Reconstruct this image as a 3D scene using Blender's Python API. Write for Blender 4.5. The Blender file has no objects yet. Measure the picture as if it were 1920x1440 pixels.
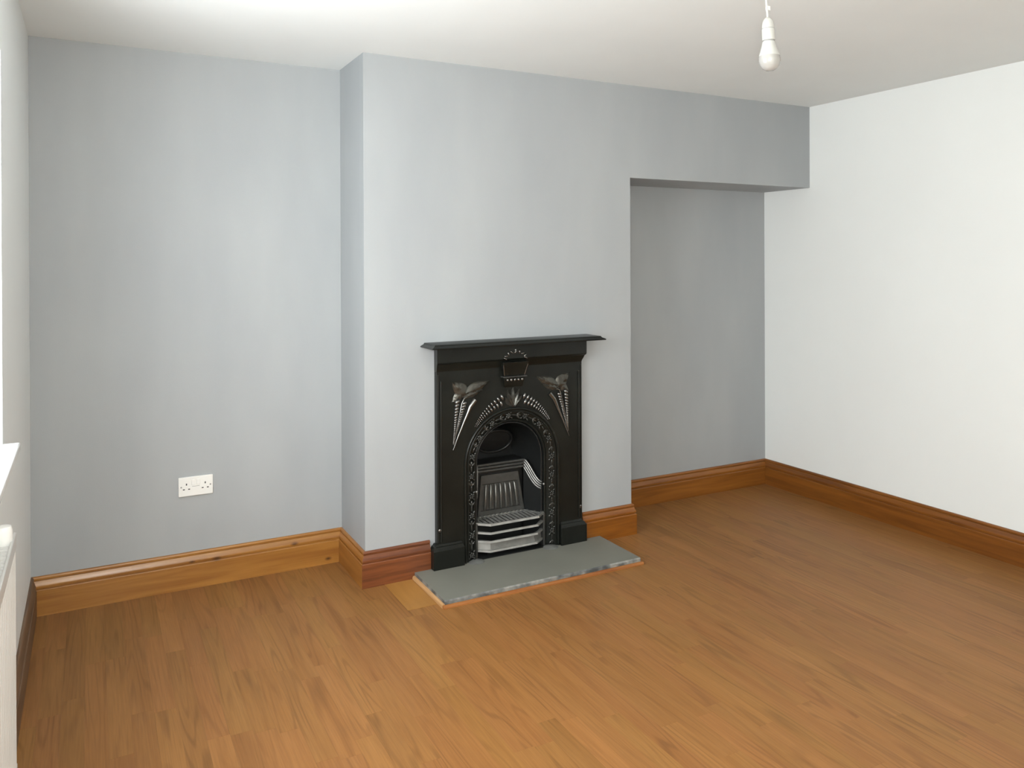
import bpy, math, random
from mathutils import Vector, Matrix

# ------------------------------------------------------------------ camera, world, lights
sc = bpy.context.scene
col = sc.collection
CAM = Vector((0.2225, -3.8355, 1.4598))
YAW, PITCH, ROLL = 0.4860, -0.0022, -0.0040
FPX, CX, CY = 1490.9, 956.6, 493.3          # focal length and principal point in pixels of 1920x1440
fw = Vector((math.sin(YAW)*math.cos(PITCH), math.cos(YAW)*math.cos(PITCH), math.sin(PITCH)))
rt = Vector((math.cos(YAW), -math.sin(YAW), 0))
up = rt.cross(fw)
rt2 = rt*math.cos(ROLL) + up*math.sin(ROLL)
up2 = up*math.cos(ROLL) - rt*math.sin(ROLL)
cd = bpy.data.cameras.new('camera')
cd.sensor_fit = 'HORIZONTAL'; cd.sensor_width = 36.0
cd.lens = FPX/1920*36.0
cd.shift_x = (960-CX)/1920; cd.shift_y = -(720-CY)/1920
cd.clip_start = 0.02
cam = bpy.data.objects.new('camera', cd); col.objects.link(cam)
M4 = Matrix((rt2, up2, -fw)).transposed().to_4x4(); M4.translation = CAM
cam.matrix_world = M4
sc.camera = cam

sc.view_settings.view_transform = 'Standard'
sc.view_settings.look = 'None'
sc.view_settings.gamma = 1.0
sc.view_settings.use_curve_mapping = False
sc.view_settings.exposure = 0.13

w = bpy.data.worlds.new('world'); sc.world = w; w.use_nodes = True
wb = w.node_tree.nodes['Background']
wb.inputs[0].default_value = (0.86, 0.93, 1.0, 1); wb.inputs[1].default_value = 1.6

def area(name, loc, direction, sx, sy, power, color, spread=180):
    l = bpy.data.lights.new(name, 'AREA'); l.shape = 'RECTANGLE'; l.size = sx; l.size_y = sy
    l.energy = power; l.color = color; l.spread = math.radians(spread)
    o = bpy.data.objects.new(name, l); col.objects.link(o)
    o.location = loc; o.rotation_euler = Vector(direction).to_track_quat('-Z', 'Y').to_euler()
    return o
# overcast daylight falling in through the window in the left wall
area('daylight_window_side', (-0.135, -1.79, 1.505), (1, 0.0, 0.0), 1.24, 1.10, 72, (0.925, 0.97, 1.0))
# the camera's own flash, just above and to the right of the lens
fl = bpy.data.lights.new('camera_flash', 'POINT'); fl.energy = 76; fl.color = (1.0, 0.975, 0.925); fl.shadow_soft_size = 0.018
flo = bpy.data.objects.new('camera_flash', fl); col.objects.link(flo)
flo.location = CAM + rt*0.055 + Vector((0, 0, 0.04)) - fw*0.01

# ------------------------------------------------------------------ room dimensions (metres)
H = 2.40; W = 4.1367; A = 1.3089; B = 2.7791; D = 0.3727; F = -D
H1 = 1.9046; YR = -4.30; SK = 0.1600; TK = 0.0215
WY0, WY1, WZ0, WZ1 = -2.42, -1.165, 0.945, 2.066      # window opening in the left wall

# ------------------------------------------------------------------ materials
def new_mat(name):
    m = bpy.data.materials.new(name); m.use_nodes = True
    nt = m.node_tree; b = nt.nodes['Principled BSDF']
    return m, nt, b
def N(nt, typ, **kw):
    n = nt.nodes.new(typ)
    for k, v in kw.items(): setattr(n, k, v)
    return n
def plain(name, colr, rough=0.5, metal=0.0, spec=0.5, bump=0.0, bscale=200.0, var=0.0, vscale=3.0, coat=0.0):
    m, nt, b = new_mat(name)
    b.inputs['Base Color'].default_value = (*colr, 1)
    b.inputs['Roughness'].default_value = rough; b.inputs['Metallic'].default_value = metal
    b.inputs['Specular IOR Level'].default_value = spec; b.inputs['Coat Weight'].default_value = coat
    g = N(nt, 'ShaderNodeNewGeometry')
    if bump > 0:
        n = N(nt, 'ShaderNodeTexNoise'); n.inputs['Scale'].default_value = bscale; n.inputs['Detail'].default_value = 3
        nt.links.new(g.outputs['Position'], n.inputs['Vector'])
        bp = N(nt, 'ShaderNodeBump'); bp.inputs['Strength'].default_value = bump; bp.inputs['Distance'].default_value = 0.002
        nt.links.new(n.outputs['Fac'], bp.inputs['Height']); nt.links.new(bp.outputs['Normal'], b.inputs['Normal'])
    if var > 0:
        n = N(nt, 'ShaderNodeTexNoise'); n.inputs['Scale'].default_value = vscale; n.inputs['Detail'].default_value = 4
        nt.links.new(g.outputs['Position'], n.inputs['Vector'])
        r = N(nt, 'ShaderNodeMapRange'); r.inputs[1].default_value = 0.3; r.inputs[2].default_value = 0.7
        r.inputs[3].default_value = 1-var; r.inputs[4].default_value = 1+var
        nt.links.new(n.outputs['Fac'], r.inputs[0])
        mx = N(nt, 'ShaderNodeVectorMath', operation='SCALE'); mx.inputs[0].default_value = colr
        nt.links.new(r.outputs[0], mx.inputs['Scale']); nt.links.new(mx.outputs[0], b.inputs['Base Color'])
    return m

def grey_paint():
    m, nt, b = new_mat('grey_wall_paint')
    b.inputs['Roughness'].default_value = 0.62; b.inputs['Specular IOR Level'].default_value = 0.3
    g = N(nt, 'ShaderNodeNewGeometry')
    mp = N(nt, 'ShaderNodeMapping'); mp.inputs['Scale'].default_value = (2.2, 2.2, 0.7)
    nt.links.new(g.outputs['Position'], mp.inputs['Vector'])
    n = N(nt, 'ShaderNodeTexNoise'); n.inputs['Scale'].default_value = 1.6; n.inputs['Detail'].default_value = 3
    nt.links.new(mp.outputs[0], n.inputs['Vector'])
    r = N(nt, 'ShaderNodeValToRGB')
    r.color_ramp.elements[0].position = 0.32; r.color_ramp.elements[0].color = (0.366, 0.386, 0.398, 1)
    r.color_ramp.elements[1].position = 0.68; r.color_ramp.elements[1].color = (0.405, 0.424, 0.432, 1)
    nt.links.new(n.outputs['Fac'], r.inputs['Fac']); nt.links.new(r.outputs['Color'], b.inputs['Base Color'])
    n2 = N(nt, 'ShaderNodeTexNoise'); n2.inputs['Scale'].default_value = 260; n2.inputs['Detail'].default_value = 2
    nt.links.new(g.outputs['Position'], n2.inputs['Vector'])
    bp = N(nt, 'ShaderNodeBump'); bp.inputs['Strength'].default_value = 0.12; bp.inputs['Distance'].default_value = 0.002
    nt.links.new(n2.outputs['Fac'], bp.inputs['Height']); nt.links.new(bp.outputs['Normal'], b.inputs['Normal'])
    return m

def wood(name, dark, light, axis_scale, rough=0.35, knots=(), line=0.5, coat=0.0, seed=0.0):
    """grain along the axis with the smallest scale"""
    m, nt, b = new_mat(name)
    b.inputs['Roughness'].default_value = rough; b.inputs['Coat Weight'].default_value = coat
    b.inputs['Coat Roughness'].default_value = 0.25
    g = N(nt, 'ShaderNodeNewGeometry')
    mp = N(nt, 'ShaderNodeMapping'); mp.inputs['Scale'].default_value = axis_scale; mp.inputs['Location'].default_value = (seed, seed*1.7, seed*.6)
    nt.links.new(g.outputs['Position'], mp.inputs['Vector'])
    n = N(nt, 'ShaderNodeTexNoise'); n.inputs['Scale'].default_value = 1.0; n.inputs['Detail'].default_value = 5; n.inputs['Distortion'].default_value = 0.6
    nt.links.new(mp.outputs[0], n.inputs['Vector'])
    r = N(nt, 'ShaderNodeValToRGB')
    r.color_ramp.elements[0].position = 0.30; r.color_ramp.elements[0].color = (*dark, 1)
    r.color_ramp.elements[1].position = 0.66; r.color_ramp.elements[1].color = (*light, 1)
    nt.links.new(n.outputs['Fac'], r.inputs['Fac'])
    out = r.outputs['Color']
    for kp in knots:
        sb = N(nt, 'ShaderNodeVectorMath', operation='SUBTRACT'); sb.inputs[1].default_value = kp[:3]
        nt.links.new(g.outputs['Position'], sb.inputs[0])
        scl = N(nt, 'ShaderNodeVectorMath', operation='MULTIPLY'); scl.inputs[1].default_value = (0.75, 1, 1.5)
        nt.links.new(sb.outputs[0], scl.inputs[0])
        ln = N(nt, 'ShaderNodeVectorMath', operation='LENGTH'); nt.links.new(scl.outputs[0], ln.inputs[0])
        mr = N(nt, 'ShaderNodeMapRange'); mr.inputs[1].default_value = kp[3]*0.5; mr.inputs[2].default_value = kp[3]*2.2
        mr.inputs[3].default_value = 0.85; mr.inputs[4].default_value = 0.0
        nt.links.new(ln.outputs['Value'], mr.inputs[0])
        mx = N(nt, 'ShaderNodeMix', data_type='RGBA'); mx.inputs[7].default_value = (0.055, 0.018, 0.006, 1)
        nt.links.new(mr.outputs[0], mx.inputs[0]); nt.links.new(out, mx.inputs[6]); out = mx.outputs[2]
    nt.links.new(out, b.inputs['Base Color'])
    bp = N(nt, 'ShaderNodeBump'); bp.inputs['Strength'].default_value = 0.12; bp.inputs['Distance'].default_value = 0.001
    nt.links.new(n.outputs['Fac'], bp.inputs['Height']); nt.links.new(bp.outputs['Normal'], b.inputs['Normal'])
    return m

def floor_wood():
    m, nt, b = new_mat('oak_laminate')
    b.inputs['Roughness'].default_value = 0.46; b.inputs['Specular IOR Level'].default_value = 0.26
    g = N(nt, 'ShaderNodeNewGeometry')
    sd = N(nt, 'ShaderNodeAttribute', attribute_name='seed'); tn = N(nt, 'ShaderNodeAttribute', attribute_name='tone')
    cmb = N(nt, 'ShaderNodeCombineXYZ')
    for i, k in enumerate((3.1, 7.7, 5.3)):
        mu = N(nt, 'ShaderNodeMath', operation='MULTIPLY'); mu.inputs[1].default_value = k
        nt.links.new(sd.outputs['Fac'], mu.inputs[0]); nt.links.new(mu.outputs[0], cmb.inputs[i])
    ad = N(nt, 'ShaderNodeVectorMath', operation='ADD')
    nt.links.new(g.outputs['Position'], ad.inputs[0]); nt.links.new(cmb.outputs[0], ad.inputs[1])
    # broad cathedral figure: distorted bands running with the board
    mp = N(nt, 'ShaderNodeMapping'); mp.inputs['Scale'].default_value = (8.0, 0.55, 1.0)
    nt.links.new(ad.outputs[0], mp.inputs['Vector'])
    nb = N(nt, 'ShaderNodeTexNoise'); nb.inputs['Scale'].default_value = 1.3; nb.inputs['Detail'].default_value = 1.5
    nt.links.new(mp.outputs[0], nb.inputs['Vector'])
    mm = N(nt, 'ShaderNodeMath', operation='MULTIPLY'); mm.inputs[1].default_value = 74.0
    nt.links.new(nb.outputs['Fac'], mm.inputs[0])
    sn = N(nt, 'ShaderNodeMath', operation='SINE'); nt.links.new(mm.outputs[0], sn.inputs[0])
    s2 = N(nt, 'ShaderNodeMapRange'); s2.inputs[1].default_value = 0.25; s2.inputs[2].default_value = 1.0; s2.inputs[3].default_value = 0; s2.inputs[4].default_value = 1
    nt.links.new(sn.outputs[0], s2.inputs[0])
    # fine pores
    mp2 = N(nt, 'ShaderNodeMapping'); mp2.inputs['Scale'].default_value = (230.0, 7.0, 1.0)
    nt.links.new(ad.outputs[0], mp2.inputs['Vector'])
    nf = N(nt, 'ShaderNodeTexNoise'); nf.inputs['Scale'].default_value = 1.0; nf.inputs['Detail'].default_value = 4
    nt.links.new(mp2.outputs[0], nf.inputs['Vector'])
    mp3 = N(nt, 'ShaderNodeMapping'); mp3.inputs['Scale'].default_value = (18.0, 1.2, 1.0)
    nt.links.new(ad.outputs[0], mp3.inputs['Vector'])
    ns = N(nt, 'ShaderNodeTexNoise'); ns.inputs['Scale'].default_value = 1.0; ns.inputs['Detail'].default_value = 4
    nt.links.new(mp3.outputs[0], ns.inputs['Vector'])
    r = N(nt, 'ShaderNodeValToRGB'); cr = r.color_ramp
    cr.elements[0].position = 0.28; cr.elements[0].color = (0.248, 0.108, 0.030, 1)
    cr.elements[1].position = 0.72; cr.elements[1].color = (0.302, 0.139, 0.042, 1)
    nt.links.new(ns.outputs['Fac'], r.inputs['Fac'])
    ng_ = N(nt, 'ShaderNodeTexNoise'); ng_.inputs['Scale'].default_value = 2.6; ng_.inputs['Detail'].default_value = 1
    nt.links.new(ad.outputs[0], ng_.inputs['Vector'])
    gm = N(nt, 'ShaderNodeMapRange'); gm.inputs[1].default_value = 0.38; gm.inputs[2].default_value = 0.62; gm.inputs[3].default_value = 0.15; gm.inputs[4].default_value = 1.0
    nt.links.new(ng_.outputs['Fac'], gm.inputs[0])
    s3 = N(nt, 'ShaderNodeMath', operation='MULTIPLY'); nt.links.new(s2.outputs[0], s3.inputs[0]); nt.links.new(gm.outputs[0], s3.inputs[1])
    d1 = N(nt, 'ShaderNodeMapRange'); d1.inputs[1].default_value = 0; d1.inputs[2].default_value = 1; d1.inputs[3].default_value = 1.03; d1.inputs[4].default_value = 0.80
    nt.links.new(s3.outputs[0], d1.inputs[0])
    d2 = N(nt, 'ShaderNodeMapRange'); d2.inputs[1].default_value = 0.35; d2.inputs[2].default_value = 0.65; d2.inputs[3].default_value = 0.90; d2.inputs[4].default_value = 1.05
    nt.links.new(nf.outputs['Fac'], d2.inputs[0])
    d3 = N(nt, 'ShaderNodeMath', operation='MULTIPLY'); nt.links.new(d1.outputs[0], d3.inputs[0]); nt.links.new(d2.outputs[0], d3.inputs[1])
    d4 = N(nt, 'ShaderNodeMath', operation='MULTIPLY'); nt.links.new(d3.outputs[0], d4.inputs[0]); nt.links.new(tn.outputs['Fac'], d4.inputs[1])
    vm = N(nt, 'ShaderNodeVectorMath', operation='SCALE')
    nt.links.new(r.outputs['Color'], vm.inputs[0]); nt.links.new(d4.outputs[0], vm.inputs['Scale'])
    # each strip leans a little redder or yellower
    hs = N(nt, 'ShaderNodeHueSaturation')
    fr = N(nt, 'ShaderNodeMath', operation='FRACT'); mq = N(nt, 'ShaderNodeMath', operation='MULTIPLY'); mq.inputs[1].default_value = 3.37
    nt.links.new(sd.outputs['Fac'], mq.inputs[0]); nt.links.new(mq.outputs[0], fr.inputs[0])
    hr = N(nt, 'ShaderNodeMapRange'); hr.inputs[3].default_value = 0.4965; hr.inputs[4].default_value = 0.5030
    nt.links.new(fr.outputs[0], hr.inputs[0]); nt.links.new(hr.outputs[0], hs.inputs['Hue']); nt.links.new(vm.outputs[0], hs.inputs['Color'])
    nt.links.new(hs.outputs['Color'], b.inputs['Base Color'])
    bp = N(nt, 'ShaderNodeBump'); bp.inputs['Strength'].default_value = 0.08; bp.inputs['Distance'].default_value = 0.0006
    nt.links.new(nf.outputs['Fac'], bp.inputs['Height']); nt.links.new(bp.outputs['Normal'], b.inputs['Normal'])
    return m

def chipped_edge():
    m, nt, b = new_mat('chipped_slate_edge'); b.inputs['Roughness'].default_value = 0.7
    g = N(nt, 'ShaderNodeNewGeometry')
    n = N(nt, 'ShaderNodeTexNoise'); n.inputs['Scale'].default_value = 17; n.inputs['Detail'].default_value = 4
    nt.links.new(g.outputs['Position'], n.inputs['Vector'])
    r = N(nt, 'ShaderNodeValToRGB'); cr = r.color_ramp
    cr.elements[0].position = 0.34; cr.elements[0].color = (0.065, 0.07, 0.07, 1)
    cr.elements[1].position = 0.70; cr.elements[1].color = (0.36, 0.35, 0.31, 1)
    e = cr.elements.new(0.5); e.color = (0.16, 0.165, 0.16, 1)
    nt.links.new(n.outputs['Fac'], r.inputs['Fac']); nt.links.new(r.outputs['Color'], b.inputs['Base Color'])
    return m

def glass_mat():
    m = bpy.data.materials.new('window_glass'); m.use_nodes = True; nt = m.node_tree; nt.nodes.clear()
    o = N(nt, 'ShaderNodeOutputMaterial'); t = N(nt, 'ShaderNodeBsdfTransparent'); gl = N(nt, 'ShaderNodeBsdfGlossy'); gl.inputs['Roughness'].default_value = 0.02
    lw = N(nt, 'ShaderNodeLayerWeight'); lw.inputs['Blend'].default_value = 0.5
    pw = N(nt, 'ShaderNodeMath', operation='POWER'); pw.inputs[1].default_value = 5.0; nt.links.new(lw.outputs['Facing'], pw.inputs[0])
    f = N(nt, 'ShaderNodeMapRange'); f.inputs[3].default_value = 0.04; f.inputs[4].default_value = 0.9; nt.links.new(pw.outputs[0], f.inputs[0]); mx = N(nt, 'ShaderNodeMixShader')
    nt.links.new(f.outputs[0], mx.inputs[0]); nt.links.new(t.outputs[0], mx.inputs[1]); nt.links.new(gl.outputs[0], mx.inputs[2]); nt.links.new(mx.outputs[0], o.inputs[0])
    return m

MG = grey_paint()
MW = plain('white_wall_paint', (0.81, 0.835, 0.825), 0.6, spec=0.3, bump=0.10, bscale=260, var=0.012, vscale=2.0)
MC = plain('white_ceiling_paint', (0.825, 0.85, 0.84), 0.7, spec=0.25, bump=0.10, bscale=200, var=0.015, vscale=2.5)
MFLOOR = floor_wood()
MSUB = plain('dark_underlay', (0.16, 0.075, 0.025), 0.9, bump=0.1)
KN = [(0.620, -.02, 0.118, 0.006), (0.725, -.02, 0.115, 0.009), (1.075, -.02, 0.122, 0.008), (1.235, -.02, 0.025, 0.007)]
MPX = wood('honey_pine_back', (0.255, 0.098, 0.016), (0.390, 0.175, 0.035), (2.2, 30, 38), 0.33, KN, coat=0.25)
MPY = wood('honey_pine_return', (0.255, 0.092, 0.015), (0.385, 0.162, 0.032), (30, 2.2, 38), 0.33, coat=0.25, seed=3.3)
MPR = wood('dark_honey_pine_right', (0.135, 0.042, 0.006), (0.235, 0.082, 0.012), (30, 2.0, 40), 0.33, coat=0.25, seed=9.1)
MPO = wood('red_orange_pine', (0.170, 0.050, 0.005), (0.270, 0.092, 0.010), (3.5, 30, 60), 0.32, coat=0.2, seed=5.7)
MPD = wood('dark_red_stained_pine', (0.105, 0.030, 0.011), (0.200, 0.062, 0.020), (4.5, 30, 70), 0.33, coat=0.3, seed=1.9)
MPL = wood('dark_brown_pine', (0.105, 0.055, 0.028), (0.185, 0.105, 0.055), (30, 2.2, 38), 0.5, seed=7.7)  # darker, browner pine for the window-wall skirting
MPN = wood('amber_pine_niche', (0.19, 0.062, 0.008), (0.30, 0.110, 0.017), (2.2, 30, 38), 0.33, coat=0.25, seed=8.8)
MLIP = wood('stained_hearth_lipping', (0.24, 0.075, 0.016), (0.36, 0.14, 0.035), (4, 20, 60), 0.4, seed=2.2)
MLIPP = wood('pale_hearth_lipping', (0.42, 0.22, 0.09), (0.56, 0.33, 0.15), (60, 4, 60), 0.45, seed=4.2)
MINS = wood('yellow_filler_board', (0.33, 0.15, 0.032), (0.40, 0.19, 0.045), (20, 3, 20), 0.4, seed=6.4)
MIRON = plain('black_leaded_iron', (0.0080, 0.0092, 0.0074), 0.31, metal=0.0, spec=0.32, bump=0.18, bscale=90, var=0.25, vscale=9)
MIRON2 = plain('polished_carved_iron', (0.20, 0.197, 0.188), 0.20, metal=0.9, spec=0.6, bump=0.10, bscale=300)
MLEAF = plain('bronzed_leaf_iron', (0.085, 0.082, 0.070), 0.26, metal=0.7, spec=0.5, bump=0.10, bscale=300)
MFLW = plain('glossy_black_flower_iron', (0.055, 0.055, 0.05), 0.17, metal=0.5, spec=0.6)
MRIB = plain('burnished_rib_iron', (0.17, 0.168, 0.155), 0.28, metal=0.7, bump=0.1, bscale=150)
MSOOT = plain('sooty_iron', (0.010, 0.011, 0.011), 0.42, spec=0.45, bump=0.2, bscale=60)
MSTEEL = plain('burnished_grate_iron', (0.36, 0.355, 0.335), 0.34, metal=0.6, bump=0.15, bscale=150, var=0.2, vscale=25)
MPANEL = plain('burnished_fireback_iron', (0.075, 0.075, 0.07), 0.32, metal=0.5, bump=0.12, bscale=150, var=0.2, vscale=25)
MASH = plain('grey_ash_cover_iron', (0.20, 0.198, 0.185), 0.42, metal=0.4, bump=0.2, bscale=120, var=0.2, vscale=25)
MSLATE = plain('grey_slate', (0.185, 0.183, 0.155), 0.6, spec=0.4, bump=0.06, bscale=120, var=0.05, vscale=5)
MEDGE = chipped_edge()
MCEM = plain('grey_cement', (0.125, 0.127, 0.118), 0.85, bump=0.4, bscale=80, var=0.2, vscale=30)
MPLAST = plain('white_plastic', (0.86, 0.86, 0.83), 0.30, spec=0.5)
MHOLE = plain('dark_slot', (0.03, 0.03, 0.03), 0.7)
MGAP = plain('grey_shadow_gap_plastic', (0.30, 0.30, 0.29), 0.6)
MLAMP = plain('off_white_lamp_plastic', (0.50, 0.50, 0.475), 0.35, spec=0.4)
MDIFF = plain('frosted_bulb_diffuser', (0.37, 0.36, 0.34), 0.16, spec=0.55, coat=0.3)
MRAD = plain('white_radiator_enamel', (0.68, 0.675, 0.65), 0.35, spec=0.5)
MSILL = plain('white_gloss_paint', (0.86, 0.86, 0.84), 0.25, spec=0.5)
MGLASS = glass_mat()

# ------------------------------------------------------------------ mesh builder
ABS = {}
def sub(a, b): return (a[0]-b[0], a[1]-b[1], a[2]-b[2])
class MB:
    def __init__(self): self.v = []; self.f = []; self.mi = []
    def add(self, vs, fs, mi=0):
        o = len(self.v); self.v += [tuple(p) for p in vs]; self.f += [tuple(i+o for i in f) for f in fs]; self.mi += [mi]*len(fs); return self
    def box(self, x0, x1, y0, y1, z0, z1, mi=0):
        if x0 > x1: x0, x1 = x1, x0
        if y0 > y1: y0, y1 = y1, y0
        v = [(x0,y0,z0),(x1,y0,z0),(x1,y1,z0),(x0,y1,z0),(x0,y0,z1),(x1,y0,z1),(x1,y1,z1),(x0,y1,z1)]
        return self.add(v, [(3,2,1,0),(4,5,6,7),(0,1,5,4),(1,2,6,5),(2,3,7,6),(3,0,4,7)], mi)
    def loft(self, rings, cap=True, closed=True, mi=0):
        """rings: lists of equal length points; consecutive rings are joined"""
        n = len(rings[0]); vs = [p for r in rings for p in r]; fs = []
        for i in range(len(rings)-1):
            for j in range(n if closed else n-1):
                k = (j+1) % n
                fs.append((i*n+j, i*n+k, (i+1)*n+k, (i+1)*n+j))
        if cap:
            fs.append(tuple(reversed(range(n)))); fs.append(tuple((len(rings)-1)*n+j for j in range(n)))
        return self.add(vs, fs, mi)
    def tube(self, path, rad, n=8, closed=False, mi=0, flat=1.0):
        P = [Vector(p) for p in path]; m = len(P); rings = []; prev = None
        for i in range(m):
            if closed: t = P[(i+1) % m]-P[i-1]
            else: t = P[min(i+1, m-1)]-P[max(i-1, 0)]
            t.normalize()
            if prev is None:
                a = Vector((0,0,1)) if abs(t.z) < 0.9 else Vector((0,1,0))
                u = t.cross(a).normalized()
            else:
                u = (prev - t*prev.dot(t)).normalized()
            prev = u; v_ = t.cross(u)
            r = rad[i] if isinstance(rad, (list, tuple)) else rad
            rings.append([P[i]+(u*math.cos(2*math.pi*k/n)+v_*math.sin(2*math.pi*k/n)*flat)*r for k in range(n)])
        if closed: rings.append(rings[0]); return self.loft(rings, cap=False, mi=mi)
        return self.loft(rings, mi=mi)
    def lathe(self, c, prof, n=24, axis='z', mi=0):
        """prof: list of (radius, height)"""
        rings = []
        for r, h in prof:
            ring = []
            for k in range(n):
                a = 2*math.pi*k/n; q = (r*math.cos(a), r*math.sin(a), h)
                if axis == 'y': q = (q[0], q[2], -q[1])
                if axis == 'x': q = (q[2], q[1], -q[0])
                ring.append((c[0]+q[0], c[1]+q[1], c[2]+q[2]))
            rings.append(ring)
        return self.loft(rings, mi=mi)
    def blob(self, c, r, rot=None, n=8, m=5, mi=0):
        rings = []
        for i in range(m+1):
            th = math.pi*(0.04+0.92*i/m); ring = []
            for k in range(n):
                a = 2*math.pi*k/n
                q = Vector((r[0]*math.sin(th)*math.cos(a), r[1]*math.sin(th)*math.sin(a), r[2]*math.cos(th)))
                if rot is not None: q = rot @ q
                ring.append(Vector(c)+q)
            rings.append(ring)
        return self.loft(rings, mi=mi)
    def build(self, name, mat, parent=None, bevel=0.0, smooth=35, segs=2, origin=None):
        xs = [p[0] for p in self.v]; ys = [p[1] for p in self.v]; zs = [p[2] for p in self.v]
        og = origin or ((min(xs)+max(xs))/2, (min(ys)+max(ys))/2, min(zs))
        me = bpy.data.meshes.new(name)
        me.from_pydata([sub(p, og) for p in self.v], [], self.f)
        import bmesh
        bm = bmesh.new(); bm.from_mesh(me); bmesh.ops.recalc_face_normals(bm, faces=bm.faces); bm.to_mesh(me); bm.free()
        mats = mat if isinstance(mat, (list, tuple)) else [mat]
        for mm in mats: me.materials.append(mm)
        if len(mats) > 1:
            for p, i in zip(me.polygons, self.mi): p.material_index = i
        if smooth:
            for p in me.polygons: p.use_smooth = True
            me.set_sharp_from_angle(angle=math.radians(smooth))
        o = bpy.data.objects.new(name, me); col.objects.link(o)
        pl = ABS[parent.name] if parent else (0, 0, 0)
        o.location = sub(og, pl); o.parent = parent; ABS[o.name] = og
        if bevel:
            md = o.modifiers.new('bevel', 'BEVEL'); md.width = bevel; md.segments = segs; md.limit_method = 'ANGLE'; md.angle_limit = math.radians(40)
        return o
def empty(name, loc, label, cat, group=None):
    o = bpy.data.objects.new(name, None); col.objects.link(o); o.location = loc; ABS[o.name] = tuple(loc)
    o.empty_display_size = 0.1; o['label'] = label; o['category'] = cat
    if group: o['group'] = group
    return o
def struct(o, label=None, cat=None):
    o['kind'] = 'structure'
    if label: o['label'] = label
    if cat: o['category'] = cat
    return o

# ------------------------------------------------------------------ room shell
T = 0.12
struct(MB().box(0, W, YR, 0, H, H+T).build('ceiling', MC), 'plain white painted ceiling', 'ceiling')
struct(MB().box(-T, W+T, 0, T, -0.05, H+T).build('wall_back', MG), 'grey painted back wall of the alcoves beside the chimney breast', 'wall')
struct(MB().box(W, W+T, YR, 0, -0.05, H+T).build('wall_right', MW), 'plain white painted right wall', 'wall')
TL = 0.22
wl = MB()
wl.box(-TL, 0, YR, WY0, -0.05, H+T).box(-TL, 0, WY1, 0, -0.05, H+T).box(-TL, 0, WY0, WY1, -0.05, WZ0-0.025).box(-TL, 0, WY0, WY1, WZ1, H+T)
struct(wl.build('wall_left', MW), 'white window wall at the left edge', 'wall')
struct(MB().box(-TL, W+T, YR-T, YR, -0.05, H+T).build('wall_front', MW), 'plain white wall behind the camera', 'wall')

# chimney breast with its fireplace opening, and the bulkhead over the right-hand recess (one plastered body)
cb = MB()
FX0, FX1, FZ1, FY1 = 1.78, 2.315, 0.76, F+0.26
pts = [(A, 0), (FX0, 0), (FX0, FZ1), (FX1, FZ1), (FX1, 0), (B, 0), (B, H1), (W, H1), (W, H), (A, H)]
cb.loft([[(x, F, z) for x, z in pts], [(x, FY1, z) for x, z in pts]], cap=False)
n0 = len(pts)
cb.add([(x, F, z) for x, z in pts], [(0,1,2,9),(2,3,6,9),(3,4,5,6),(6,7,8,9)])
pb = [(A, 0), (B, 0), (B, H1), (W, H1), (W, H), (A, H)]
cb.loft([[(x, FY1, z) for x, z in pb], [(x, -0.0005, z) for x, z in pb]], cap=False)
cb.add([(x, FY1, z) for x, z in ((FX0, 0), (FX1, 0), (FX1, FZ1), (FX0, FZ1))], [(0,1,2,3)])
struct(cb.build('wall_chimney_breast', MG, smooth=0), 'grey painted chimney breast with a bulkhead over the right recess', 'wall')

# ------------------------------------------------------------------ floor of narrow oak strips
random.seed(11)
fl_o = struct(MB().box(-0.02, W+0.02, YR-0.02, 0.02, -0.05, -0.007).build('floor', MSUB), 'oak laminate floor of narrow strips running to the fireplace wall', 'floor')
def in_view(p):
    d = Vector(p)-CAM; z = d.dot(fw)
    if z < 0.2: return False
    x = CX+FPX*d.dot(rt2)/z; y = CY-FPX*d.dot(up2)/z
    return -8 < x < 1928 and -8 < y < 1448
SW = 0.0665
ncol = int(math.ceil(W/SW)); near = []; far = []
for c in range(ncol):
    x0 = c*SW; x1 = min(W, x0+SW); board = c//3
    ys = F-0.0005 if (x0 > A-0.02 and x1 < B+0.02) else 0.0
    random.seed(1000+board*17); boff = random.random()
    random.seed(77+c*31)
    y = ys + random.random()*0.30
    first = True
    while y > YR:
        L = random.choice((0.42, 0.50, 0.58, 0.66, 0.80))
        ya, yb = min(y, ys), max(y-L, YR)
        y -= L
        if ya-yb < 0.03: continue
        tone = random.gauss(1.0, 0.036); tone = max(0.92, min(1.08, tone))
        rec = (x0, x1, ya, yb, random.random()*40, tone, c % 3 == 0)
        vis = any(in_view((xx, ya+(yb-ya)*q/4, 0)) for xx in (x0, x1) for q in range(5))
        (near if vis else far).append(rec)
def plank_mesh(name, recs, origin):
    mb = MB(); seeds = []; tones = []
    for (x0, x1, ya, yb, s, t, edge) in recs:
        g0 = 0.0002 if edge else 0.00008
        mb.box(x0+g0, x1-0.00008, yb+0.0001, ya-0.0001, -0.007, 0.0); seeds += [s]*8; tones += [t]*8
    o = mb.build(name, MFLOOR, fl_o, smooth=0, origin=origin)
    me = o.data
    a = me.attributes.new('seed', 'FLOAT', 'POINT'); a.data.foreach_set('value', seeds)
    a = me.attributes.new('tone', 'FLOAT', 'POINT'); a.data.foreach_set('value', tones)
    return o
near.sort(key=lambda r: (Vector(((r[0]+r[1])/2, (r[2]+r[3])/2, 0))-CAM).length/math.sqrt(r[2]-r[3]))
far += near[299:]; near = near[:299]
for rec in near: plank_mesh('plank', [rec], ((rec[0]+rec[1])/2, (rec[2]+rec[3])/2, -0.007))
o = plank_mesh('plank_remainder', far, (W/2, YR/2, -0.007)); o['kind'] = 'stuff'
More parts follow.
